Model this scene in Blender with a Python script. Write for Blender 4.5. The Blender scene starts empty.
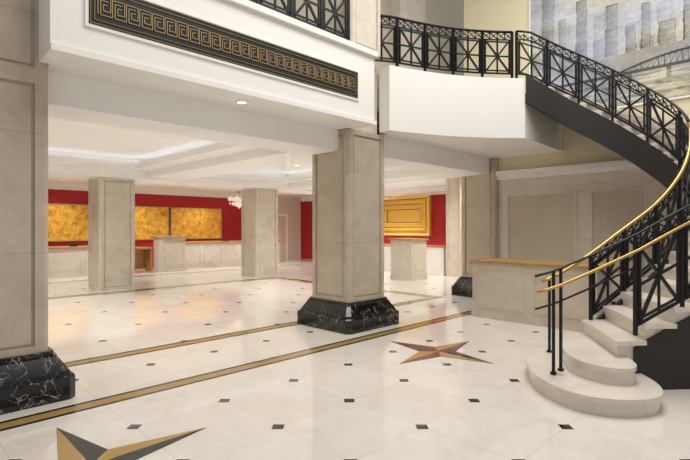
import bpy, bmesh, math, random
from mathutils import Vector, noise
random.seed(4)
S=bpy.context.scene
COL=S.collection
R2=math.sqrt(.5)
def W(s,d): return (R2*(s+d), R2*(d-s))
# ---------------------------------------------------------------- materials
def newmat(n):
    m=bpy.data.materials.new(n); m.use_nodes=True
    return m, m.node_tree, m.node_tree.nodes['Principled BSDF']
def plain(n,c,rough=.5,metal=0,bump=0,scale=40,emit=0):
    m,t,b=newmat(n)
    b.inputs['Roughness'].default_value=rough; b.inputs['Metallic'].default_value=metal
    tc=t.nodes.new('ShaderNodeTexCoord'); no=t.nodes.new('ShaderNodeTexNoise')
    no.inputs['Scale'].default_value=scale
    t.links.new(tc.outputs['Object'],no.inputs['Vector'])
    mx=t.nodes.new('ShaderNodeMix'); mx.data_type='RGBA'
    mx.inputs[6].default_value=(*[v*.95 for v in c],1); mx.inputs[7].default_value=(*[min(1,v*1.04) for v in c],1)
    t.links.new(no.outputs['Fac'],mx.inputs[0]); t.links.new(mx.outputs[2],b.inputs['Base Color'])
    if emit:
        b.inputs['Emission Color'].default_value=(*c,1); b.inputs['Emission Strength'].default_value=emit
    return m
def ramp(t,stops):
    r=t.nodes.new('ShaderNodeValToRGB'); e=r.color_ramp.elements
    while len(e)<len(stops): e.new(.5)
    for i,(p,c) in enumerate(stops): e[i].position=p; e[i].color=(*c,1)
    return r
def marble(n,stops,scale=1.2,rough=.3,dist=1.2,detail=8,vein=None,vcol=None,joint=0,vw=.015,off=(0,0,0)):
    m,t,b=newmat(n); b.inputs['Roughness'].default_value=rough
    tc=t.nodes.new('ShaderNodeTexCoord'); no=t.nodes.new('ShaderNodeTexNoise')
    mp=t.nodes.new('ShaderNodeMapping'); mp.inputs['Location'].default_value=off
    t.links.new(tc.outputs['Object'],mp.inputs['Vector'])
    no.inputs['Scale'].default_value=scale; no.inputs['Detail'].default_value=detail; no.inputs['Roughness'].default_value=.6
    no.inputs['Distortion'].default_value=dist
    t.links.new(mp.outputs[0],no.inputs['Vector'])
    r=ramp(t,stops); t.links.new(no.outputs['Fac'],r.inputs[0])
    out=r.outputs[0]
    def mth(op,a,v):
        q=t.nodes.new('ShaderNodeMath'); q.operation=op; t.links.new(a,q.inputs[0])
        if v is not None: q.inputs[1].default_value=v
        return q.outputs[0]
    def mixin(f,a,c):
        mx=t.nodes.new('ShaderNodeMix'); mx.data_type='RGBA'; t.links.new(f,mx.inputs[0]); t.links.new(a,mx.inputs[6]); mx.inputs[7].default_value=(*c,1); return mx.outputs[2]
    if vein:
        n2=t.nodes.new('ShaderNodeTexNoise'); n2.inputs['Scale'].default_value=vein; n2.inputs['Detail'].default_value=6; n2.inputs['Distortion'].default_value=1.2
        t.links.new(mp.outputs[0],n2.inputs['Vector'])
        r2=ramp(t,[(.5-vw,(0,0,0)),(.5,(1,1,1)),(.5+vw,(0,0,0))]); t.links.new(n2.outputs['Fac'],r2.inputs[0])
        n3=t.nodes.new('ShaderNodeTexNoise'); n3.inputs['Scale'].default_value=vein*.8; t.links.new(mp.outputs[0],n3.inputs['Vector'])
        r3=ramp(t,[(.42,(.1,.1,.1)),(.6,(1,1,1))]); t.links.new(n3.outputs['Fac'],r3.inputs[0])
        q=t.nodes.new('ShaderNodeMath'); q.operation='MULTIPLY'; t.links.new(r2.outputs[0],q.inputs[0]); t.links.new(r3.outputs[0],q.inputs[1])
        out=mixin(mth('MULTIPLY',q.outputs[0],vcol[3]),out,vcol[:3])
    if joint:
        sp=t.nodes.new('ShaderNodeSeparateXYZ'); t.links.new(tc.outputs['Object'],sp.inputs[0])
        f=mth('FRACT',mth('DIVIDE',mth('ADD',sp.outputs[2],10.35),joint),None)
        out=mixin(mth('MULTIPLY',mth('LESS_THAN',f,.006/joint),.5),out,(.25,.2,.15))
    t.links.new(out,b.inputs['Base Color'])
    return m
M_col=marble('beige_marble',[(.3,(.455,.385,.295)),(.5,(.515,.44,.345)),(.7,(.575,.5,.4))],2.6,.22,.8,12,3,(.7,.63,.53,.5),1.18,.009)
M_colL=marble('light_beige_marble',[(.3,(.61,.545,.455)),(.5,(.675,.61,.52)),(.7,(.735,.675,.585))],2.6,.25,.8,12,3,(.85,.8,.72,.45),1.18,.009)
M_step=marble('step_marble',[(.2,(.67,.6,.515)),(.5,(.74,.68,.6)),(.8,(.8,.75,.68))],3.5,.22,1,10,3,(.6,.52,.43,.3))
M_desk=marble('desk_marble',[(.25,(.53,.45,.35)),(.5,(.6,.52,.415)),(.75,(.66,.585,.48))],3.2,.28,.8,12,5,(.75,.69,.6,.35),0,.01)
M_blk=marble('black_marble',[(.0,(.003,.003,.0035)),(.6,(.006,.006,.007)),(.9,(.015,.015,.015))],2.4,.12,1,8,5.5,(.6,.57,.53,.85),0,.01,(3.3,1.7,5.1))
M_white=plain('warm_white_plaster',(.87,.855,.82),.6)
M_ceil=plain('ceiling_white',(.95,.945,.935),.7)
M_cream=plain('cream_paint',(.75,.68,.47),.6)
M_creamup=plain('upper_cream_paint',(.62,.57,.45),.6)
M_soffit=plain('shaded_brown_soffit',(.06,.043,.032),.6)  # shade on the stair underside is put into this dark brown
M_red=plain('red_wallcovering',(.43,.011,.019),.6)
M_gold=plain('muted_brass',(.52,.35,.12),.3,.78)
M_goldp=plain('gold_paint',(.42,.31,.15),.45,.1)
M_black=plain('black_iron',(.01,.01,.011),.4,.3)
M_blackp=plain('black_lacquer',(.009,.008,.008),.4)
M_brown=plain('dark_brown_stringer',(.016,.012,.01),.45)
M_wood=plain('honey_wood',(.44,.25,.085),.35,0,0,12)
M_glass=plain('crystal',(.85,.75,.65),.15,0,0,10,.55)
M_lamp=plain('lamp_glow',(1,.93,.8),.5,0,0,5,6)
M_fillglow=plain('added_fill_glow',(1,.98,.955),.5,0,0,5,1.7)
M_bluew=plain('dark_plastic',(.02,.02,.03),.4)
M_tan=plain('light_wall_paint',(.66,.58,.48),.6)
def goldleaf():
    m,t,b=newmat('gold_leaf_artwork'); b.inputs['Roughness'].default_value=.4; b.inputs['Metallic'].default_value=.15
    tc=t.nodes.new('ShaderNodeTexCoord'); no=t.nodes.new('ShaderNodeTexNoise')
    no.inputs['Scale'].default_value=5; no.inputs['Detail'].default_value=12; no.inputs['Roughness'].default_value=.78; no.inputs['Distortion'].default_value=.5
    t.links.new(tc.outputs['Object'],no.inputs['Vector'])
    r=ramp(t,[(.35,(.42,.18,.012)),(.5,(.82,.43,.05)),(.65,(1,.66,.15))]); t.links.new(no.outputs['Fac'],r.inputs[0])
    t.links.new(r.outputs[0],b.inputs['Base Color']); return m
M_leaf=goldleaf()
def floor_mat():
    m,t,b=newmat('marble_tile_floor')
    L=t.links
    def M(op,a,b2=None,c=None):
        n=t.nodes.new('ShaderNodeMath'); n.operation=op
        for i,v in enumerate((a,b2,c)):
            if v is None: continue
            if isinstance(v,(int,float)): n.inputs[i].default_value=v
            else: L.new(v,n.inputs[i])
        return n.outputs[0]
    tc=t.nodes.new('ShaderNodeTexCoord'); sp=t.nodes.new('ShaderNodeSeparateXYZ'); L.new(tc.outputs['Object'],sp.inputs[0])
    x,y=sp.outputs[0],sp.outputs[1]
    P=.87
    def cell(v,o):
        f=M('FRACT',M('ADD',M('DIVIDE',M('SUBTRACT',v,o),P),100.5))
        return M('MULTIPLY',M('ABSOLUTE',M('SUBTRACT',f,.5)),P)
    ax=cell(x,1.585); ay=cell(y,3.265)
    dot=M('LESS_THAN',M('ADD',ax,ay),.07)
    ix=M('FLOOR',M('ADD',M('DIVIDE',M('SUBTRACT',x,1.585),P),100.5)); iy=M('FLOOR',M('ADD',M('DIVIDE',M('SUBTRACT',y,3.265),P),100.5))
    par_=M('LESS_THAN',M('MODULO',M('ADD',ix,iy),2.0),.5)
    keep=M('MAXIMUM',M('LESS_THAN',y,6.5),par_)
    dot=M('MULTIPLY',dot,keep)
    seam=M('LESS_THAN',M('MINIMUM',ax,ay),.0022)
    def band(v,c,h): return M('LESS_THAN',M('ABSOLUTE',M('SUBTRACT',v,c)),h)
    def rng(v,a,b3): return band(v,(a+b3)/2,(b3-a)/2)
    gold=band(y,4.95,.07); dark=band(y,4.95,.12)
    for (v,c,w,o) in ((y,6.6,.07,rng(x,-3,9.9)),(y,13.15,.13,rng(x,-3,9.95)),(x,9.8,.12,rng(y,6.5,13.3)),(y,16.9,.08,rng(x,-3,14.0))):
        gold=M('MAXIMUM',gold,M('MULTIPLY',band(v,c,w),o)); dark=M('MAXIMUM',dark,M('MULTIPLY',band(v,c,w+.06),o))
    no=t.nodes.new('ShaderNodeTexNoise'); no.inputs['Scale'].default_value=1.8; no.inputs['Detail'].default_value=11; no.inputs['Distortion'].default_value=1.6; no.inputs['Roughness'].default_value=.68
    L.new(tc.outputs['Object'],no.inputs['Vector'])
    r=ramp(t,[(.3,(.69,.635,.565)),(.48,(.765,.715,.65)),(.68,(.81,.77,.715))]); L.new(no.outputs['Fac'],r.inputs[0])
    wn=t.nodes.new('ShaderNodeTexWhiteNoise'); wn.noise_dimensions='2D'
    cb=t.nodes.new('ShaderNodeCombineXYZ')
    L.new(M('FLOOR',M('DIVIDE',M('SUBTRACT',x,1.585),P)),cb.inputs[0]); L.new(M('FLOOR',M('DIVIDE',M('SUBTRACT',y,3.265),P)),cb.inputs[1])
    L.new(cb.outputs[0],wn.inputs['Vector'])
    def mix(f,a,bc):
        n=t.nodes.new('ShaderNodeMix'); n.data_type='RGBA'; L.new(f,n.inputs[0])
        if isinstance(a,tuple): n.inputs[6].default_value=(*a,1)
        else: L.new(a,n.inputs[6])
        if isinstance(bc,tuple): n.inputs[7].default_value=(*bc,1)
        else: L.new(bc,n.inputs[7])
        return n.outputs[2]
    c=mix(M('MULTIPLY',wn.outputs['Value'],.4),r.outputs[0],(.67,.61,.545))
    c=mix(seam,c,(.55,.5,.44))
    c=mix(dot,c,(.006,.006,.007))
    c=mix(dark,c,(.01,.008,.006))
    c=mix(gold,c,(.38,.245,.08))
    L.new(c,b.inputs['Base Color']); b.inputs['Roughness'].default_value=.06
    b.inputs['Specular IOR Level'].default_value=.85
    return m
M_floor=floor_mat()
# ---------------------------------------------------------------- builders
def reg(o,label=None,cat=None,kind=None,group=None):
    if label: o['label']=label
    if cat: o['category']=cat
    if kind: o['kind']=kind
    if group: o['group']=group
    return o
def mesh(name,verts,faces,mat,parent=None,smooth=False):
    me=bpy.data.meshes.new(name); me.from_pydata([tuple(v) for v in verts],[],faces); me.update()
    mats=mat if isinstance(mat,(list,tuple)) else [mat]
    for mm in mats: me.materials.append(mm)
    o=bpy.data.objects.new(name,me); COL.objects.link(o)
    bm=bmesh.new(); bm.from_mesh(me); bmesh.ops.recalc_face_normals(bm,faces=bm.faces); bm.to_mesh(me); bm.free()
    if smooth:
        for p in me.polygons: p.use_smooth=True
    if parent: o.parent=parent
    return o
class Acc:
    def __init__(s): s.v=[]; s.f=[]
    def box(s,x0,x1,y0,y1,z0,z1):
        n=len(s.v)
        s.v+=[(x0,y0,z0),(x1,y0,z0),(x1,y1,z0),(x0,y1,z0),(x0,y0,z1),(x1,y0,z1),(x1,y1,z1),(x0,y1,z1)]
        s.f+=[tuple(n+i for i in q) for q in ((0,3,2,1),(4,5,6,7),(0,1,5,4),(1,2,6,5),(2,3,7,6),(3,0,4,7))]
        return s
    def prism(s,poly,z0,z1):
        n=len(s.v); k=len(poly)
        s.v+=[(p[0],p[1],z0) for p in poly]+[(p[0],p[1],z1) for p in poly]
        s.f+=[tuple(n+i for i in range(k))[::-1],tuple(n+k+i for i in range(k))]
        s.f+=[(n+i,n+(i+1)%k,n+k+(i+1)%k,n+k+i) for i in range(k)]
        return s
    def bar(s,a,b,w=.012,h=None):
        a=Vector(a); b=Vector(b); h=h or w
        d=(b-a)
        if d.length<1e-6: return s
        d.normalize()
        up=Vector((0,0,1)) if abs(d.z)<.95 else Vector((1,0,0))
        r=d.cross(up).normalized(); u=r.cross(d).normalized()
        n=len(s.v)
        for p in (a,b):
            for (i,j) in ((-1,-1),(1,-1),(1,1),(-1,1)): s.v.append(tuple(p+r*i*w+u*j*h))
        s.f+=[tuple(n+i for i in q) for q in ((0,3,2,1),(4,5,6,7),(0,1,5,4),(1,2,6,5),(2,3,7,6),(3,0,4,7))]
        return s
    def sweep(s,pts,w,h,seg=8,round_=True):
        n0=len(s.v); N=len(pts)
        for i,p in enumerate(pts):
            p=Vector(p); a=Vector(pts[max(0,i-1)]); b=Vector(pts[min(N-1,i+1)])
            d=(b-a); dh=Vector((d.x,d.y,0))
            if dh.length<1e-6: dh=Vector((1,0,0))
            dh.normalize(); r=Vector((dh.y,-dh.x,0)); u=r.cross(d.normalized())
            for k in range(seg):
                an=2*math.pi*(k+.5)/seg
                s.v.append(tuple(p+r*math.cos(an)*w+u*math.sin(an)*h))
        for i in range(N-1):
            for k in range(seg):
                a=n0+i*seg+k; b=n0+i*seg+(k+1)%seg
                s.f.append((a,b,b+seg,a+seg))
        s.f.append(tuple(n0+k for k in range(seg))); s.f.append(tuple(n0+(N-1)*seg+k for k in range(seg)))
        return s
    def lathe(s,cx,cy,prof,seg=20):
        n0=len(s.v)
        for r,z in prof:
            for k in range(seg):
                a=2*math.pi*k/seg; s.v.append((cx+r*math.cos(a),cy+r*math.sin(a),z))
        for i in range(len(prof)-1):
            for k in range(seg):
                a=n0+i*seg+k; b=n0+i*seg+(k+1)%seg; s.f.append((a,b,b+seg,a+seg))
        s.f.append(tuple(n0+k for k in range(seg))); s.f.append(tuple(n0+(len(prof)-1)*seg+k for k in range(seg)))
        return s
    def out(s,name,mat,parent=None,smooth=False): return mesh(name,s.v,s.f,mat,parent,smooth)
def bevel(o,w=.01,seg=2):
    m=o.modifiers.new('bevel','BEVEL'); m.width=w; m.segments=seg; m.limit_method='ANGLE'; return o
def empty(name,loc,label,cat,group=None):
    o=bpy.data.objects.new(name,None); COL.objects.link(o)
    o.empty_display_size=.2
    reg(o,label,cat,None,group)
    o.location=loc
    return o
def par(o,p):
    o.parent=p
    loc=Vector((0,0,0)); q=p
    while q: loc+=q.location; q=q.parent
    o.location=-loc
    return o
# ---------------------------------------------------------------- structure
def struct(a,name,mat): return reg(a.out(name,mat),kind='structure')
struct(Acc().box(-6,18,-6,21,-.15,0),'floor',M_floor)
H=9
CZ=3.62
struct(Acc().box(-.2,0,6.5,20.7,0,CZ+.1),'wall_left',M_cream)
struct(Acc().box(0,14.2,20.5,20.7,0,CZ+.1),'wall_back',M_red)
struct(Acc().box(14.2,17.2,20.5,20.7,0,CZ+.1),'wall_corridor',M_tan)
struct(Acc().box(17,17.2,6.6,20.5,0,CZ+.1),'wall_lobby_side',M_red)
struct(Acc().box(10.9,17.2,6.4,6.6,0,CZ+.1),'wall_lobby_end',M_cream)
struct(Acc().box(0,17,14.7,20.5,3.45,3.58),'ceiling_reception',M_ceil)
struct(Acc().box(0,14.2,20.38,20.5,3.25,3.45).box(0,14.2,20.44,20.5,3.17,3.25),'trim_1',M_white)
struct(Acc().box(16.88,17,6.6,20.4,3.25,3.45).box(16.94,17,6.6,20.4,3.17,3.25),'trim_2',M_white)
struct(Acc().box(10.7,10.9,-4,6.4,0,3.0),'wall_right',M_colL)
struct(Acc().box(10.7,10.9,-4,6.4,3.0,H),'wall_right_upper',M_cream)
tr=Acc()
tr.box(10.56,10.7,-4,5.45,2.95,3.05).box(10.62,10.7,-4,5.45,2.85,2.95)
struct(tr,'trim_3',M_white)
M_field=marble('tan_panel_marble',[(.3,(.5,.425,.32)),(.5,(.555,.475,.365)),(.7,(.6,.525,.415))],14,.4,.3,6)
def wallpanel(i,y0,y1,z0,z1,x=10.7):
    a=Acc(); w=.05
    a.box(x-.025,x,y0,y1,z0,z0+w).box(x-.025,x,y0,y1,z1-w,z1).box(x-.025,x,y0,y0+w,z0+w,z1-w).box(x-.025,x,y1-w,y1,z0+w,z1-w)
    struct(a,'trim_%d'%(10+i*2),M_colL)
    struct(Acc().box(x-.008,x,y0+w,y1-w,z0+w,z1-w),'trim_%d'%(11+i*2),M_field)
wallpanel(0,3.65,5.25,.75,2.5); wallpanel(1,2.35,3.4,.75,2.5); wallpanel(2,.4,2.1,.75,2.5)
struct(Acc().box(10.66,10.7,-4,5.45,0,.2),'baseboard_right',M_blk)
struct(Acc().box(0,17.2,6.4,20.7,CZ,CZ+.1),'ceiling',M_ceil)
def beam(i,*b): struct(Acc().box(*b),'trim_%d'%i,M_ceil)
beam(30,1.26,5.55,5.7,6.4,3.0,CZ+.2)
beam(31,6.5,10.56,5.62,6.4,3.0,CZ+.2)
beam(32,0,17,13.4,14.7,3.07,CZ)
beam(33,5.5,6.6,6.4,13.4,3.12,CZ)
beam(34,10.5,11.6,6.6,13.4,3.12,CZ)
beam(35,0,.6,6.4,13.4,3.12,CZ)
beam(36,15.6,17,6.6,13.4,3.12,CZ)
def ring(i,x0,x1,y0,y1,z0,z1,w):  # ledge and lip added to keep the glow strips out of sight
    a=Acc().box(x0,x1,y0,y0+w,z0,z1).box(x0,x1,y1-w,y1,z0,z1).box(x0,x0+w,y0+w,y1-w,z0,z1).box(x1-w,x1,y0+w,y1-w,z0,z1)
    q=w-.04
    a.box(x0+q,x1-q,y0+q,y0+w,z1,z1+.05).box(x0+q,x1-q,y1-w,y1-q,z1,z1+.05).box(x0+q,x0+w,y0+w,y1-w,z1,z1+.05).box(x1-w,x1-q,y0+w,y1-w,z1,z1+.05)
    struct(a,'trim_%d'%i,M_ceil)
ring(40,.6,5.5,6.4,13.4,3.3,3.39,.5)
ring(41,6.6,10.5,6.4,13.4,3.3,3.39,.5)
ring(42,11.6,15.6,6.6,13.4,3.3,3.39,.5)
# mezzanine
a=Acc()
a.box(1.16,5.66,5.0,5.44,3.34,4.5).box(1.26,5.5,5.44,5.7,3.34,4.5)
a.box(1.16,5.7,4.95,5.0,4.42,4.5).box(1.16,5.68,4.965,5.0,3.34,3.40)
struct(a,'wall_mezzanine_front',M_white)
a=Acc()
for q,w,dp in ((0,.03,.02),):
    X0,X1,Z0,Z1=1.45-q,5.29+q,3.65-q,4.11+q; Y0=5.0-dp
    a.box(X0,X1,Y0,5.0,Z0,Z0+w).box(X0,X1,Y0,5.0,Z1-w,Z1).box(X0,X0+w,Y0,5.0,Z0+w,Z1-w).box(X1-w,X1,Y0,5.0,Z0+w,Z1-w)
struct(a,'trim_4',M_white)
struct(Acc().box(1.26,5.48,5.7,8,3.86,4.5).box(6.5,17,6.41,8,3.86,4.5).box(5.48,6.5,6.41,8,3.86,4.5),'ceiling_mezzanine_deck',M_white)
def bez(p0,p1,p2,n):
    return [tuple((1-t)**2*p0[k]+2*t*(1-t)*p1[k]+t*t*p2[k] for k in (0,1)) for t in [i/n for i in range(n+1)]]
curve=bez((6.28,5.2),(7.75,4.8),(8.62,3.87),16)
struct(Acc().prism([(6.3,5.45)]+curve+[(10.7,3.96),(10.7,6.41),(6.5,6.41),(6.5,5.45)],3.38,4.5),'wall_balcony',M_white)
struct(Acc().box(5.66,6.3,5.5,5.7,3.35,4.5),'wall_balcony_return',M_colL)
struct(Acc().box(1.0,17,8,8.2,4.5,H),'wall_mezzanine_back',M_creamup)
struct(Acc().box(9.6,10.7,7.6,8,4.5,H),'wall_pilaster',M_colL)
# ---------------------------------------------------------------- columns
def shaft(name,x0,y0,w,z0,z1,mat,panels):
    bm=bmesh.new()
    bmesh.ops.create_cube(bm,size=1)
    for v in bm.verts: v.co=Vector((x0+(v.co.x+.5)*w,y0+(v.co.y+.5)*w,z0+(v.co.z+.5)*(z1-z0)))
    ve=[e for e in bm.edges if abs(e.verts[0].co.z-e.verts[1].co.z)>.1]
    bmesh.ops.bevel(bm,geom=ve,offset=.04,segments=1,affect='EDGES')
    for zc in panels:
        bmesh.ops.bisect_plane(bm,geom=bm.verts[:]+bm.edges[:]+bm.faces[:],plane_co=(0,0,zc),plane_no=(0,0,1))
    bm.normal_update()
    fs=[f for f in bm.faces if abs(f.normal.z)<.1 and max(abs(f.normal.x),abs(f.normal.y))>.95]
    bmesh.ops.inset_individual(bm,faces=fs,thickness=w*.12,depth=0)
    bmesh.ops.inset_individual(bm,faces=fs,thickness=.004,depth=-.032)
    bmesh.ops.inset_individual(bm,faces=fs,thickness=.03,depth=0)
    bmesh.ops.inset_individual(bm,faces=fs,thickness=.01,depth=.016)
    me=bpy.data.meshes.new(name); bm.to_mesh(me); bm.free(); me.materials.append(mat)
    o=bpy.data.objects.new(name,me); COL.objects.link(o); return o
def base(x0,y0,w,ex,h):
    prof=[(0,ex),(.46*h,ex),(.5*h,ex*.95),(.5*h,ex*.84),(.58*h,ex*.78),(.88*h,ex*.32),(.91*h,ex*.32),(.91*h,ex*.2),(h,ex*.2)]
    a=Acc()
    cx,cy=x0+w/2,y0+w/2
    for z,e in prof:
        r=w/2+e; c=.065 if e>.1 else .045
        for px,py in ((-r+c,-r),(r-c,-r),(r,-r+c),(r,r-c),(r-c,r),(-r+c,r),(-r,r-c),(-r,-r+c)):
            a.v.append((cx+px,cy+py,z))
    for i in range(len(prof)-1):
        for k in range(8):
            p=i*8+k; q=i*8+(k+1)%8; a.f.append((p,q,q+8,p+8))
    a.f.append(tuple(range(8))); a.f.append(tuple((len(prof)-1)*8+k for k in range(8)))
    return a
def column(x0,y0,w,top,mat,hasbase,label,panels=(),zb=0):
    e=empty('column',(x0+w/2,y0+w/2,zb),label,'column')
    z0=.45 if hasbase else zb
    par(shaft('shaft',x0,y0,w,z0,top,mat,panels),e)
    if hasbase:
        par(base(x0,y0,w,.2,.47).out('column_base',M_blk),e)['label']='black veined marble plinth'
    return e
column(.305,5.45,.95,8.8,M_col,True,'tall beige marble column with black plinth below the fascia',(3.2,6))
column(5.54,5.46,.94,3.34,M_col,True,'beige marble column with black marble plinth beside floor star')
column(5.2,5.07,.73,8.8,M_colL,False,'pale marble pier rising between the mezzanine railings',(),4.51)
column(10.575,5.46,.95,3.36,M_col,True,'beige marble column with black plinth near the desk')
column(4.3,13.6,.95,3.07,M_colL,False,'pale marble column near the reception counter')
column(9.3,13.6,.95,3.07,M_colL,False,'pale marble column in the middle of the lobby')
column(14.3,8.65,.65,3.6,M_colL,False,'slim pale marble pier beside white counter')
# ---------------------------------------------------------------- greek key frieze
fr=empty('greek_key_frieze',(3.37,4.99,3.88),'black frieze panel with thin gold Greek key meander','decorative panel')
x0,x1,z0,z1=1.48,5.26,3.68,4.08
par(Acc().box(x0,x1,4.978,5.0,z0,z1).out('panel',M_blackp),fr)
a=Acc(); w=.0035
for q in (0.012,.05):
    X0,X1,Z0,Z1=x0+q,x1-q,z0+q,z1-q
    a.box(X0,X1,4.97,4.979,Z0,Z0+w).box(X0,X1,4.97,4.979,Z1-w,Z1).box(X0,X0+w,4.97,4.979,Z0+w,Z1-w).box(X1-w,X1,4.97,4.979,Z0+w,Z1-w)
par(a.out('frame',M_goldp),fr)
a=Acc(); n=27; u=(x1-x0-.16)/n; hh=.175; zb=(z0+z1)/2-hh/2; y=4.973; sw=.0036
def kb(p,r):
    if abs(p[0]-r[0])>1e-6: a.box(min(p[0],r[0])-sw,max(p[0],r[0])+sw,y-.004,y+.004,p[1]-sw,p[1]+sw)
    else: a.box(p[0]-sw,p[0]+sw,y-.004,y+.004,min(p[1],r[1]),max(p[1],r[1]))
for i in range(n):
    bx=x0+.08+i*u; k=u/8; q=hh/5
    seg=[(bx,zb),(bx,zb+hh),(bx+7*k,zb+hh),(bx+7*k,zb+1.25*q),(bx+3*k,zb+1.25*q),(bx+3*k,zb+3.0*q),(bx+5.2*k,zb+3.0*q)]
    for p,r in zip(seg,seg[1:]): kb(p,r)
    seg=[(bx+1.5*k,zb),(bx+1.5*k,zb+4.1*q),(bx+5.6*k,zb+4.1*q)]
    for p,r in zip(seg,seg[1:]): kb(p,r)
    kb((bx+1.5*k,zb),(bx+u,zb))
par(a.out('key_pattern',M_goldp),fr)
# ---------------------------------------------------------------- railings
def resample(path,n,start=0.0):
    P=[Vector(p) for p in path]; L=[0]
    for a,b in zip(P,P[1:]): L.append(L[-1]+(Vector((b.x-a.x,b.y-a.y,0))).length)
    out=[]
    for i in range(n+1):
        t=start+(L[-1]-start)*i/n; k=0
        while k<len(L)-2 and L[k+1]<t: k+=1
        f=(t-L[k])/max(1e-9,(L[k+1]-L[k])); out.append(P[k].lerp(P[k+1],min(1,f)))
    return out,L[-1]
def railing(path,h,panel,parent=None,label='',hand=M_black,hw=.03,bot=.1,open_len=0.0,posts=(),t=.015,gold_to=None,lower_gold=None):
    Z=lambda p,z: (p.x,p.y,p.z+z)
    _,Lt=resample(path,1); n=max(1,round((Lt-open_len)/panel))
    nodes,_=resample(path,n,open_len)
    fine,_=resample(path,max(n*4,2),open_len)
    full,_=resample(path,max(n*5,8))
    a=Acc()
    a.sweep([Z(p,bot) for p in fine],.015,.022,4)
    a.sweep([Z(p,h-.15) for p in fine],.014,.016,4)
    if open_len and lower_gold is not None:
        k=max(3,int(len(full)*open_len/Lt)+2)
        a.sweep([Z(p,h-.34) for p in full[:k]],.01,.012,4)
    for p in nodes: a.bar(Z(p,0),Z(p,h),.02)
    for q in posts:
        p=resample(path,1,q)[0][0]; a.bar(Z(p,-.01),Z(p,h),.013)
        a.box(p.x-.025,p.x+.025,p.y-.025,p.y+.025,p.z-.01,p.z+.015)
    root=a.out('railing',M_black)
    if parent: par(root,parent)
    else: reg(root,label,'railing')
    if label: root['label']=label
    if gold_to is None:
        hr=Acc().sweep([Z(p,h) for p in full],hw,hw*.8,10).out('handrail',hand,None,True); par(hr,root); hr['label']='smooth handrail'
    else:
        k=min(range(len(full)),key=lambda i:abs(full[i].z-gold_to))
        hr=Acc().sweep([Z(p,h) for p in full[:k+1]],hw,hw*.8,10).out('handrail',hand,None,True); par(hr,root); hr['label']='polished brass handrail'
        hr=Acc().sweep([Z(p,h) for p in full[k:]],hw*.9,hw*.7,10).out('handrail',M_black,None,True); par(hr,root); hr['label']='black handrail'
    if lower_gold is not None:
        pts=[]
        for i,p in enumerate(full):
            q=full[min(i+1,len(full)-1)]; r=full[max(i-1,0)]; d=Vector((q.x-r.x,q.y-r.y,0)).normalized(); nn=Vector((d.y,-d.x,0))*.045
            pts.append((p.x+nn.x,p.y+nn.y,p.z+lower_gold))
        hr=Acc().sweep(pts,.018,.017,10).out('handrail',M_gold,None,True); par(hr,root); hr['label']='polished brass lower handrail'
    for i in range(n):
        A,B=nodes[i],nodes[i+1]; lo,hi=bot+.02,h-.16
        g=.09
        A2=A.lerp(B,g); B2=A.lerp(B,1-g); C=(A+B)/2
        a=Acc()
        for q in (A2,B2): a.bar(Z(q,lo-.02),Z(q,hi),t)
        a.bar(Z(A2,lo),Z(B2,hi),t); a.bar(Z(A2,hi),Z(B2,lo),t)
        m=(lo+hi)/2
        a.bar(Z(C,lo),Z(C,hi),t*.85); a.bar(Z(A2,m),Z(B2,m),t*.85)
        a.bar(Z(A2,hi-.03),Z(B2,hi-.03),t*.8); a.bar(Z(A2,lo+.03),Z(B2,lo+.03),t*.8)
        for zz in (lo+(hi-lo)*.2,m,lo+(hi-lo)*.8):
            a.bar(Z(A,zz),Z(A2,zz),t*.8); a.bar(Z(B2,zz),Z(B,zz),t*.8)
        nb=4
        for k in range(nb):
            p0=A.lerp(B,k/nb); p1=A.lerp(B,(k+1)/nb)
            a.bar(Z(p0,h-.14),Z(p1,h-.02),t*.5); a.bar(Z(p0,h-.02),Z(p1,h-.14),t*.5)
            if k: a.bar(Z(p0,h-.14),Z(p0,h),t*.5)
        par(a.out('panel',M_black),root)
    return root
railing([(1.3,5.1,4.5),(5.17,5.1,4.5)],.86,.55,None,'black wrought iron railing on the mezzanine edge')
bc=[(6.0,5.5),(6.3,5.32)]+[(p[0]-.02,p[1]+.09) for p in curve[1:-1]]+[(8.515,4.07)]
railing([(*p,4.5) for p in bc],.88,.55,None,'black wrought iron railing around the curved balcony')
# ---------------------------------------------------------------- staircase
T=[(0,(2.3,4.85),(2.3,6.05)),(.345,(2.86,4.98),(3.08,6.1)),(.65,(3.4,5.0),(3.57,6.2)),(1.1,(4.3,5.1),(4.26,6.4)),
(1.65,(5.2,5.5),(4.84,6.72)),(2.3,(6.1,6.3),(5.22,7.17)),(2.7,(6.45,6.95),(5.26,7.57)),
(3.1,(6.55,7.75),(5.07,7.98)),(3.55,(6.07,8.75),(4.68,8.38)),(4.0,(5.3,9.6),(4.1,8.69)),(4.5,(4.6,10.2),(3.36,8.83))]
def hermite(z,idx):
    k=0
    while k<len(T)-2 and T[k+1][0]<z: k+=1
    def p(i): i=max(0,min(len(T)-1,i)); return T[i][0],Vector(T[i][idx])
    z1_,P1=p(k); z2_,P2=p(k+1); z0_,P0=p(k-1); z3_,P3=p(k+2)
    m1=(P2-P0)/(z2_-z0_); m2=(P3-P1)/(z3_-z1_)
    h=z2_-z1_; t=(z-z1_)/h
    q=P1*(2*t**3-3*t*t+1)+m1*h*(t**3-2*t*t+t)+P2*(-2*t**3+3*t*t)+m2*h*(t**3-t*t)
    return W(q.x,q.y)
Oc=lambda z:hermite(min(4.5,max(0,z)),1)
Ic=lambda z:hermite(min(4.5,max(0,z)),2)
st=empty('staircase',(*W(3.2,5.6),0),'curved marble staircase with black stringers and iron railings','staircase')
rise=4.5/26
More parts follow.
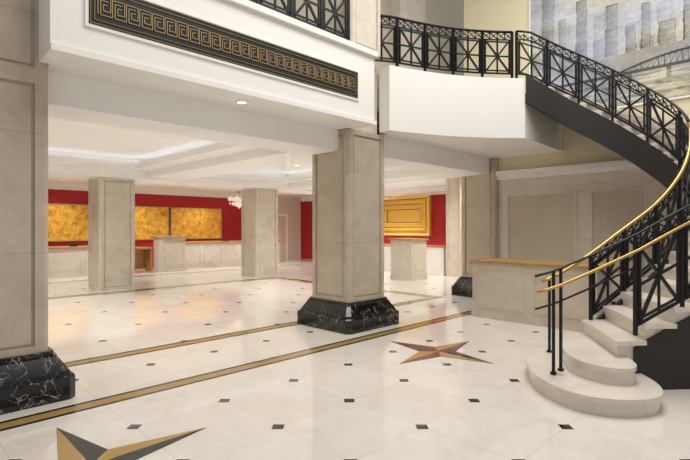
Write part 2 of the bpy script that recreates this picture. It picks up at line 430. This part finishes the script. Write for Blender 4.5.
def smoothpoly(pts,it=3):
    for _ in range(it):
        o=[]
        for i in range(len(pts)):
            a=Vector(pts[i]); b=Vector(pts[(i+1)%len(pts)]); o+=[tuple(a.lerp(b,.25)),tuple(a.lerp(b,.75))]
        pts=o
    return pts
s1=[(2.02,5.25),(1.97,4.76),(2.12,4.33),(2.48,4.17),(2.88,4.26),(3.08,4.6),(3.12,5.05),(3.12,6.15),(2.6,6.15),(2.2,5.75)]
s2=[(2.5,5.5),(2.36,4.98),(2.46,4.66),(2.66,4.52),(2.87,4.6),(2.97,4.93),(3.05,5.3),(3.3,6.12),(2.95,6.12),(2.7,5.85)]
for i,sp in enumerate((s1,s2)):
    pl=[W(*p) for p in smoothpoly(sp,3)]
    cx=sum(p[0] for p in pl)/len(pl); cy=sum(p[1] for p in pl)/len(pl)
    ins=[(cx+(p[0]-cx)*.965,cy+(p[1]-cy)*.965) for p in pl]
    o=Acc().prism(ins,i*rise,(i+1)*rise-.04).prism(pl,(i+1)*rise-.04,(i+1)*rise).out('step',M_step)
    par(o,st); o['label']='rounded marble bottom step'
for k in range(3,27):
    za,zb_=(k-1)*rise,k*rise; top=k*rise
    A,B=Vector(Ic(za)),Vector(Oc(za)); C,D=Vector(Oc(zb_)),Vector(Ic(zb_))
    f=-((C-B)+(D-A))/2; f.normalize(); f*=.03
    ob=(B-A).normalized()*.06; oc=(C-D).normalized()*.06   # tread ends oversail the outer stringer
    a=Acc().prism([A+f,B+f+ob,C+oc,D],top-.045,top)
    a.prism([A,B,C,D],max(0,top-.32) if top<1.8 else top-.3,top-.045)
    par(a.out('step',M_step),st)
def stringer(fn,zs,topo,boto,th,name,floorto):
    a=Acc(); N=len(zs)
    for i,z in enumerate(zs):
        p=Vector((*fn(z),0)); q=Vector((*fn(z+.02),0)); r=Vector((*fn(z-.02),0)); d=(q-r).normalized(); no=Vector((d.y,-d.x,0))*th
        lo=0.0 if z<floorto else max(0,z-boto); hi=z+topo
        for pp,zz in ((p-no,lo),(p+no,lo),(p+no,hi),(p-no,hi)): a.v.append((pp.x,pp.y,zz))
    for i in range(N-1):
        b=i*4
        for k in range(4): a.f.append((b+k,b+(k+1)%4,b+4+(k+1)%4,b+4+k))
    a.f.append((0,1,2,3)); a.f.append(tuple((N-1)*4+k for k in range(4)))
    return a.out(name,M_brown,None)
zs=[.45+i*(4.49-.45)/60 for i in range(61)]
par(stringer(Oc,zs,-.01,.5,.03,'stringer',1.7),st)
par(stringer(Ic,zs,.07,.45,.03,'stringer',.9),st)
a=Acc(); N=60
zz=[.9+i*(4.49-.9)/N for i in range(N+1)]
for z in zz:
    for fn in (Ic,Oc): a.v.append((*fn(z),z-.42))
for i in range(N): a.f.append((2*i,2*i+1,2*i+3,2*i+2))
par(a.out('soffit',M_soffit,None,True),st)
gz=[.1+i*(4.45-.1)/70 for i in range(71)]
def pth(fn,zl,off=0): return [(*fn(z),max(z,.17)+off*min(1,(4.5-z)/.6)) for z in zl]
outp=[(*W(1.97,4.9),.14),(*W(2.17,4.92),.19),(*W(2.55,4.96),.34)]+pth(Oc,[z for z in gz if .42<z<2.9],.1)
r1=railing(outp,1.06,.52,st,'black iron outer railing with brass lower rail',M_black,.016,.1,1.1,(.2,.28),.015,None,.9)
inp=[(*W(2.42,5.78),.15),(*W(2.68,5.88),.24),(*W(2.95,6.0),.36)]+pth(Ic,[z for z in gz if .45<z],.08)+[(8.57,4.01,4.5)]
r2=railing(inp,.9,.52,st,'black iron inner railing with polished gold handrail',M_gold,.027,.1,.8,(.1,),.0145,2.4)
# ---------------------------------------------------------------- desks and counters
def desk(name,x0,x1,y0,y1,h,label,cat,mat=M_desk,topmat=M_wood,panelface=None,oh=.04,tt=.045):
    e=empty(name,((x0+x1)/2,(y0+y1)/2,0),label,cat)
    b=Acc().box(x0,x1,y0,y1,0,h-tt)
    b=b.out('body',mat); par(b,e)
    t=Acc().box(x0-oh,x1+oh,y0-oh,y1+oh,h-tt,h).out('desk_top',topmat); bevel(t,.012); par(t,e)
    kk=Acc().box(x0-.015,x1+.015,y0-.015,y1+.015,0,.12).out('plinth',mat); par(kk,e)
    a=Acc()
    if panelface=='x':
        n=max(1,round((y1-y0)/1.0)); w=(y1-y0)/n
        for i in range(n):
            ya,yb=y0+i*w+.08,y0+(i+1)*w-.08; z0_,z1_=.2,h-tt-.1; q=.025
            a.box(x0-.012,x0,ya,yb,z0_,z0_+q).box(x0-.012,x0,ya,yb,z1_-q,z1_).box(x0-.012,x0,ya,ya+q,z0_+q,z1_-q).box(x0-.012,x0,yb-q,yb,z0_+q,z1_-q)
    else:
        n=max(1,round((x1-x0)/1.0)); w=(x1-x0)/n
        for i in range(n):
            ya,yb=x0+i*w+.08,x0+(i+1)*w-.08; z0_,z1_=.2,h-tt-.1; q=.025
            a.box(ya,yb,y0-.012,y0,z0_,z0_+q).box(ya,yb,y0-.012,y0,z1_-q,z1_).box(ya,ya+q,y0-.012,y0,z0_+q,z1_-q).box(yb-q,yb,y0-.012,y0,z0_+q,z1_-q)
    par(a.out('moulding',mat),e)
    return e
desk('concierge_desk',8.2,8.95,2.5,4.72,1.09,'beige marble concierge desk with honey wood top','desk',M_desk,M_wood,'x')
desk('reception_counter',3.0,6.4,18.3,19.0,1.05,'pale marble reception counter with wood top below gold art','counter',M_colL,M_wood,None,.06,.07)
desk('reception_counter',8.9,14.0,18.5,19.2,1.12,'long pale reception counter below red wall','counter',M_colL,M_wood,None,.06,.07)
desk('counter_pedestal',7.8,8.72,17.6,18.4,1.38,'raised pale marble pedestal between reception counters','counter',M_colL,M_wood,None,.06,.06)
e=empty('open_counter',(7.1,18.7,0),'open wood counter section between marble reception counters','counter')
par(Acc().box(6.5,7.72,18.3,18.95,.88,.95).out('counter_top',M_wood),e)
par(Acc().box(6.5,6.56,18.35,18.9,0,.88).out('side_panel',M_wood),e)
par(Acc().box(7.66,7.72,18.35,18.9,0,.88).out('side_panel',M_wood),e)
par(Acc().box(6.56,7.66,18.84,18.9,.1,.88).out('back_panel',M_wood),e)
desk('counter_pedestal',12.25,13.1,9.25,10.1,1.36,'square marble host stand with wood top','desk',M_colL,M_wood,'x',.06,.06)
desk('side_counter',14.35,14.95,9.4,14.6,1.05,'white side counter below gold framed panel','counter',M_white,M_wood,'x')
def phone(x,y,z):
    e=empty('telephone',(x,y,z),'small black desk telephone on the counter','telephone')
    a=Acc().box(x-.1,x+.1,y-.09,y+.09,z,z+.04).box(x-.08,x+.08,y+.02,y+.08,z+.04,z+.09); par(a.out('body',M_bluew),e)
    a=Acc().box(x-.11,x+.11,y-.08,y-.03,z+.055,z+.09).box(x-.11,x-.06,y-.08,y-.03,z+.04,z+.055).box(x+.06,x+.11,y-.08,y-.03,z+.04,z+.055); o=a.out('handset',M_bluew); par(o,e)
phone(5.0,18.5,1.05); phone(11.2,18.7,1.12)
# ---------------------------------------------------------------- artworks
def art(x0,x1):
    e=empty('gold_leaf_painting',((x0+x1)/2,20.47,1.9),'wide mottled gold leaf painting on the red wall','painting',"gold leaf paintings")
    par(Acc().box(x0,x1,20.44,20.49,1.22,2.6).out('canvas',M_leaf),e)
    a=Acc(); w=.03
    a.box(x0-w,x1+w,20.42,20.49,1.19,1.22).box(x0-w,x1+w,20.42,20.49,2.6,2.63).box(x0-w,x0,20.42,20.49,1.22,2.6).box(x1,x1+w,20.42,20.49,1.22,2.6)
    par(a.out('frame',M_goldp),e)
art(3.4,6.4); art(6.5,9.32); art(9.46,11.95)
e=empty('gold_framed_panel',(16.97,13.1,2.2),'large gold panel with nested rectangular frames on red wall','decorative panel')
M_g2=plain('panel_gold',(1.0,.68,.16),.28,.25); M_g3=plain('dark_gold',(.45,.23,.03),.35,.25)
ya,yb,za,zb2=11.75,14.75,1.36,3.12
par(Acc().box(16.95,16.99,ya,yb,za,zb2).out('panel',M_g2),e)
for i,(ins,w,dp,mt) in enumerate(((0,.12,.1,M_g2),(.12,.04,.03,M_g3),(.24,.1,.08,M_g2),(.34,.04,.03,M_g3),(.48,.09,.06,M_g2),(.57,.04,.03,M_g3))):
    y0_,y1_,z0_,z1_=ya+ins,yb-ins,za+ins,zb2-ins; X0,X1=16.95-dp,16.95
    a=Acc().box(X0,X1,y0_,y1_,z0_,z0_+w).box(X0,X1,y0_,y1_,z1_-w,z1_).box(X0,X1,y0_,y0_+w,z0_+w,z1_-w).box(X0,X1,y1_-w,y1_,z0_+w,z1_-w)
    par(bevel(a.out('frame',mt),.012),e)
def mural():
    Y0,Y1,Z0,Z1=-.6,4.66,4.15,8.2; NX,NY=480,380
    rr=random.Random(23)
    far=[];near=[]
    u=-.01
    while u<1:
        w_=rr.uniform(.025,.055); far.append((u,u+w_,.27,rr.uniform(.37,.54),rr.uniform(.38,.48))); u+=w_*rr.uniform(.8,1.15)
    u=-.01
    while u<1:
        w_=rr.uniform(.03,.06); near.append((u,u+w_,.26,rr.uniform(.3,.43),rr.uniform(.2,.36))); u+=w_*rr.uniform(1.0,1.8)
    near+=[(.05,.10,.26,.67,.26),(.12,.15,.26,.52,.32),(.19,.23,.26,.59,.24),(.30,.34,.26,.52,.29),(.42,.45,.26,.48,.25),(.55,.59,.26,.5,.3)]
    vs=[];cols=[]
    F=lambda x,y,z,o=4:noise.fractal(Vector((x,y,z)),1,2,o)
    for j in range(NY+1):
        v=j/NY
        for i in range(NX+1):
            u=i/NX
            vs.append((10.67,Y1+(Y0-Y1)*u,Z0+(Z1-Z0)*v))
            n=F(u*5,v*7,0,5)*.5; n2=F(u*60,v*60,3,3)*.5; n3=F(u*3,v*4,9,3)*.5
            c=.5+.3*n+.11*n2
            warm=max(0,min(1,.35+1.6*n3))
            fade=max(.35,min(1,.75+2.2*n3))
            for lay,(L_,con) in enumerate(((far,.6),(near,1))):
                for (a_,b_,lo,hi,sh) in L_:
                    wob=.0035*F(v*25,a_*50,0,2)
                    x=u+wob
                    if a_<x<b_ and lo<v<hi+.008*n2:
                        fu=(x-a_)/(b_-a_)
                        g=sh+.24*n+.13*n2+.14*(fu-.5)
                        if (v*85)%1<.45 and (x*150)%1<.55: g+=.16*fade*con
                        if x-a_<.0026 or b_-x<.0026 or hi-v<.0045: g-=.2*fade
                        c=c+(g-c)*(.75 if lay==0 else .92)*(.65+.35*fade)
            if v<.26:
                c=.36+.3*n+.12*n2
                hb=.165+.055*max(0,1-((u-.6)/.26)**2)
                if .16<v<hb+.005 and abs(u-.6)<.26:
                    if abs(v-hb)<.006: c=.07+.2*n
                    elif (u*55)%1<.16: c=.12
                    elif abs(((u*55)%1)-(v-.16)/(hb-.16+1e-6))<.1: c=.17
                if .152<v<.168: c=.07+.1*n
                if .1<v<.152 and (u*8)%1<.11: c=.13
                if v<.14 and F(u*7,v*60,1,3)>.15: c+=.18
                if v<.14 and F(u*11,v*40,5,3)>.35: c-=.14
            c=max(.04,min(.8,c))
            cols+= [c*(.88+.18*warm),c*(.95+.03*warm),c*(1.1-.36*warm),1]
    fs=[(j*(NX+1)+i,j*(NX+1)+i+1,(j+1)*(NX+1)+i+1,(j+1)*(NX+1)+i) for j in range(NY) for i in range(NX)]
    m,t,b=newmat('mural_paint'); at=t.nodes.new('ShaderNodeAttribute'); at.attribute_name='paint'
    t.links.new(at.outputs['Color'],b.inputs['Base Color']); b.inputs['Roughness'].default_value=.7
    e=empty('city_mural',(10.68,(Y0+Y1)/2,Z0),'large grey painted cityscape mural with towers and bridge','painting')
    o=mesh('canvas',vs,fs,m); ca=o.data.color_attributes.new('paint','FLOAT_COLOR','POINT'); ca.data.foreach_set('color',cols)
    par(o,e)
    a=Acc(); w=.03
    a.box(10.65,10.699,Y0-w,Y1+w,Z0-w,Z0).box(10.65,10.699,Y0-w,Y1+w,Z1,Z1+w).box(10.65,10.699,Y1,Y1+w,Z0,Z1).box(10.65,10.699,Y0-w,Y0,Z0,Z1)
    par(a.out('frame',M_white),e)
mural()
# ---------------------------------------------------------------- star inlays
M_s1=plain('star_gold',(.4,.24,.06),.2); M_s2=plain('star_black',(.006,.006,.007),.15); M_s3=plain('star_rust',(.13,.02,.012),.2)
def star(cx,cy,pal,r=.84,q=.16):
    v=[(cx,cy,.004)]; f=[]
    for k in range(8):
        a_=k*math.pi/4; rad=r if k%2==0 else q*1.25
        v.append((cx+rad*math.cos(a_),cy+rad*math.sin(a_),.004))
    for k in range(8): f.append((0,1+k,1+(k+1)%8))
    nn=len(v)
    v2=[(x,y,.0005) for x,y,z in v[1:]]; v+=v2
    for k in range(8): f.append((1+k,nn+k,nn+(k+1)%8,1+(k+1)%8))
    f.append(tuple(nn+k for k in range(8)))
    o=mesh('floor_star',v,f,[M_s1,M_s2,M_s3])
    for p in o.data.polygons: p.material_index=pal[p.index] if p.index<8 else 1
    reg(o,'four pointed inlaid marble star in gold, black and rust','floor inlay',None,'inlaid floor stars')
star(5.5,3.7,[0,2,1,0,2,0,1,2],.84,.2); star(1.11,3.68,[0,1,0,1,0,1,0,1],.9,.19)
# ---------------------------------------------------------------- chandelier, door
cx,cy=12.5,19.7; K=1.1
e=empty('chandelier',(cx,cy,3.44),'crystal chandelier glowing near the red wall','chandelier')
zz_=lambda z:3.15-(3.12-z)*.85
par(Acc().lathe(cx,cy,[(.1,3.45),(.1,3.41),(.012,3.39),(.012,3.15),(.05,3.12)],12).out('stem',M_gold),e)
a=Acc()
for k in range(8):
    an=k*math.pi/4; px,py=cx+.42*K*math.cos(an),cy+.42*K*math.sin(an); mx_,my_=cx+.22*K*math.cos(an),cy+.22*K*math.sin(an)
    a.bar((cx,cy,zz_(3.02)),(mx_,my_,zz_(2.85)),.014); a.bar((mx_,my_,zz_(2.85)),(px,py,zz_(2.95)),.014)
par(a.out('arm',M_gold),e)
a=Acc()
for k in range(8):
    an=k*math.pi/4; px,py=cx+.42*K*math.cos(an),cy+.42*K*math.sin(an)
    a.lathe(px,py,[(.01,zz_(2.94)),(.08,zz_(2.98)),(.09,zz_(3.07)),(.055,zz_(3.16))],8)
    for j in range(3):
        r=(.13+.13*j)*K; a.lathe(cx+r*math.cos(an+.3),cy+r*math.sin(an+.3),[(.004,zz_(2.88)),(.045,zz_(2.8)),(.004,zz_(2.6+.05*j))],6)
a.lathe(cx,cy,[(.02,3.15),(.12,zz_(3.05)),(.2,zz_(2.9)),(.1,zz_(2.66)),(.005,zz_(2.5))],12)
par(a.out('crystal',M_glass),e)
reg(Acc().box(14.8,15.9,20.46,20.5,0,2.35).box(14.85,15.32,20.44,20.46,.1,2.25).box(15.38,15.85,20.44,20.46,.1,2.25).out('door_1',M_tan),kind='structure')
struct(Acc().box(14.68,14.8,20.42,20.5,0,2.47).box(15.9,16.02,20.42,20.5,0,2.47).box(14.8,15.9,20.42,20.5,2.35,2.47),'trim_5',M_white)
# ---------------------------------------------------------------- lights
def spot(x,y,z,power,size=2.2,col=(1,.97,.93),fix=True,blend=.9,soft=.1):
    l=bpy.data.lights.new('spot','SPOT'); l.energy=power; l.spot_size=size; l.spot_blend=blend; l.color=col; l.shadow_soft_size=soft
    o=bpy.data.objects.new('downlight_or_fill_beam',l); o.location=(x,y,z-.03); COL.objects.link(o)
    if fix:
        a=Acc().lathe(x,y,[(.085,z),(.085,z-.012),(.06,z-.012),(.055,z-.003)],16)
        f=a.out('downlight_or_fill',M_white); reg(f,'small round recessed white ceiling fixture, mostly added to light the lobby','ceiling light',None,'recessed ceiling downlights')
        g=Acc().lathe(x,y,[(.05,z-.004),(.05,z-.008)],16).out('lens',M_lamp); g.parent=f
        o.parent=f
for x,y in ((2,8.4),(4,8.4),(2,11.3),(2.6,12.2),(7.8,8.4),(9.2,8.4),(7.8,11.3),(9.2,11.3),(12.9,8.4),(14.2,8.0),(12.9,11.3),(14.2,11.3)):
    spot(x,y,CZ,255)  # fixtures added as fill to brighten the lobby
for x in (3,6.2,9.4,12.6,15.8): spot(x,17.0,3.45,310,2.5)  # more added fill fixtures, over the reception area
for x in (4.9,7.9,10.7): spot(x,19.4,3.45,200,2.2)  # added fill fixtures in front of the back wall
spot(15.3,13.2,3.12,500,2.2)  # added fixture that brightens the gold framed panel
spot(3.4,5.3,3.34,6,2.0,soft=.05)
def cove(x0,x1,y0,y1,z,w=.1):  # hidden glowing strips, added to brighten the tray ceilings
    a=Acc().box(x0,x1,y0,y0+w,z,z+.02).box(x0,x1,y1-w,y1,z,z+.02).box(x0,x0+w,y0+w,y1-w,z,z+.02).box(x1-w,x1,y0+w,y1-w,z,z+.02)
    reg(a.out('added_fill_strip',M_fillglow),'glowing strip added out of sight to brighten ceiling tray','ceiling light',None,'added ceiling glow strips')
cove(.8,5.3,6.6,13.2,3.395); cove(6.8,10.3,6.6,13.2,3.395); cove(11.8,15.4,6.8,13.2,3.395)
def area(loc,size,power,col=(1,.965,.92),rot=(0,0,0)):
    l=bpy.data.lights.new('hall_light','AREA'); l.shape='SQUARE'; l.size=size; l.energy=power; l.color=col
    o=bpy.data.objects.new('hall_light',l); o.location=loc; o.rotation_euler=rot; COL.objects.link(o)
area((4,1.5,8.6),4,400)
area((8,2.0,8.8),2.5,230)
w=bpy.data.worlds.new('World'); S.world=w; w.use_nodes=True
w.node_tree.nodes['Background'].inputs[0].default_value=(1,.97,.94,1); w.node_tree.nodes['Background'].inputs[1].default_value=.4
# ---------------------------------------------------------------- camera
cam=bpy.data.cameras.new('Camera'); co=bpy.data.objects.new('Camera',cam); COL.objects.link(co); S.camera=co
co.location=(0,0,1.7); co.rotation_euler=(math.radians(90),0,math.radians(-45))
cam.lens=473/690*36; cam.sensor_width=36; cam.shift_y=-2/690
cam.clip_start=.05
S.view_settings.view_transform='Standard'
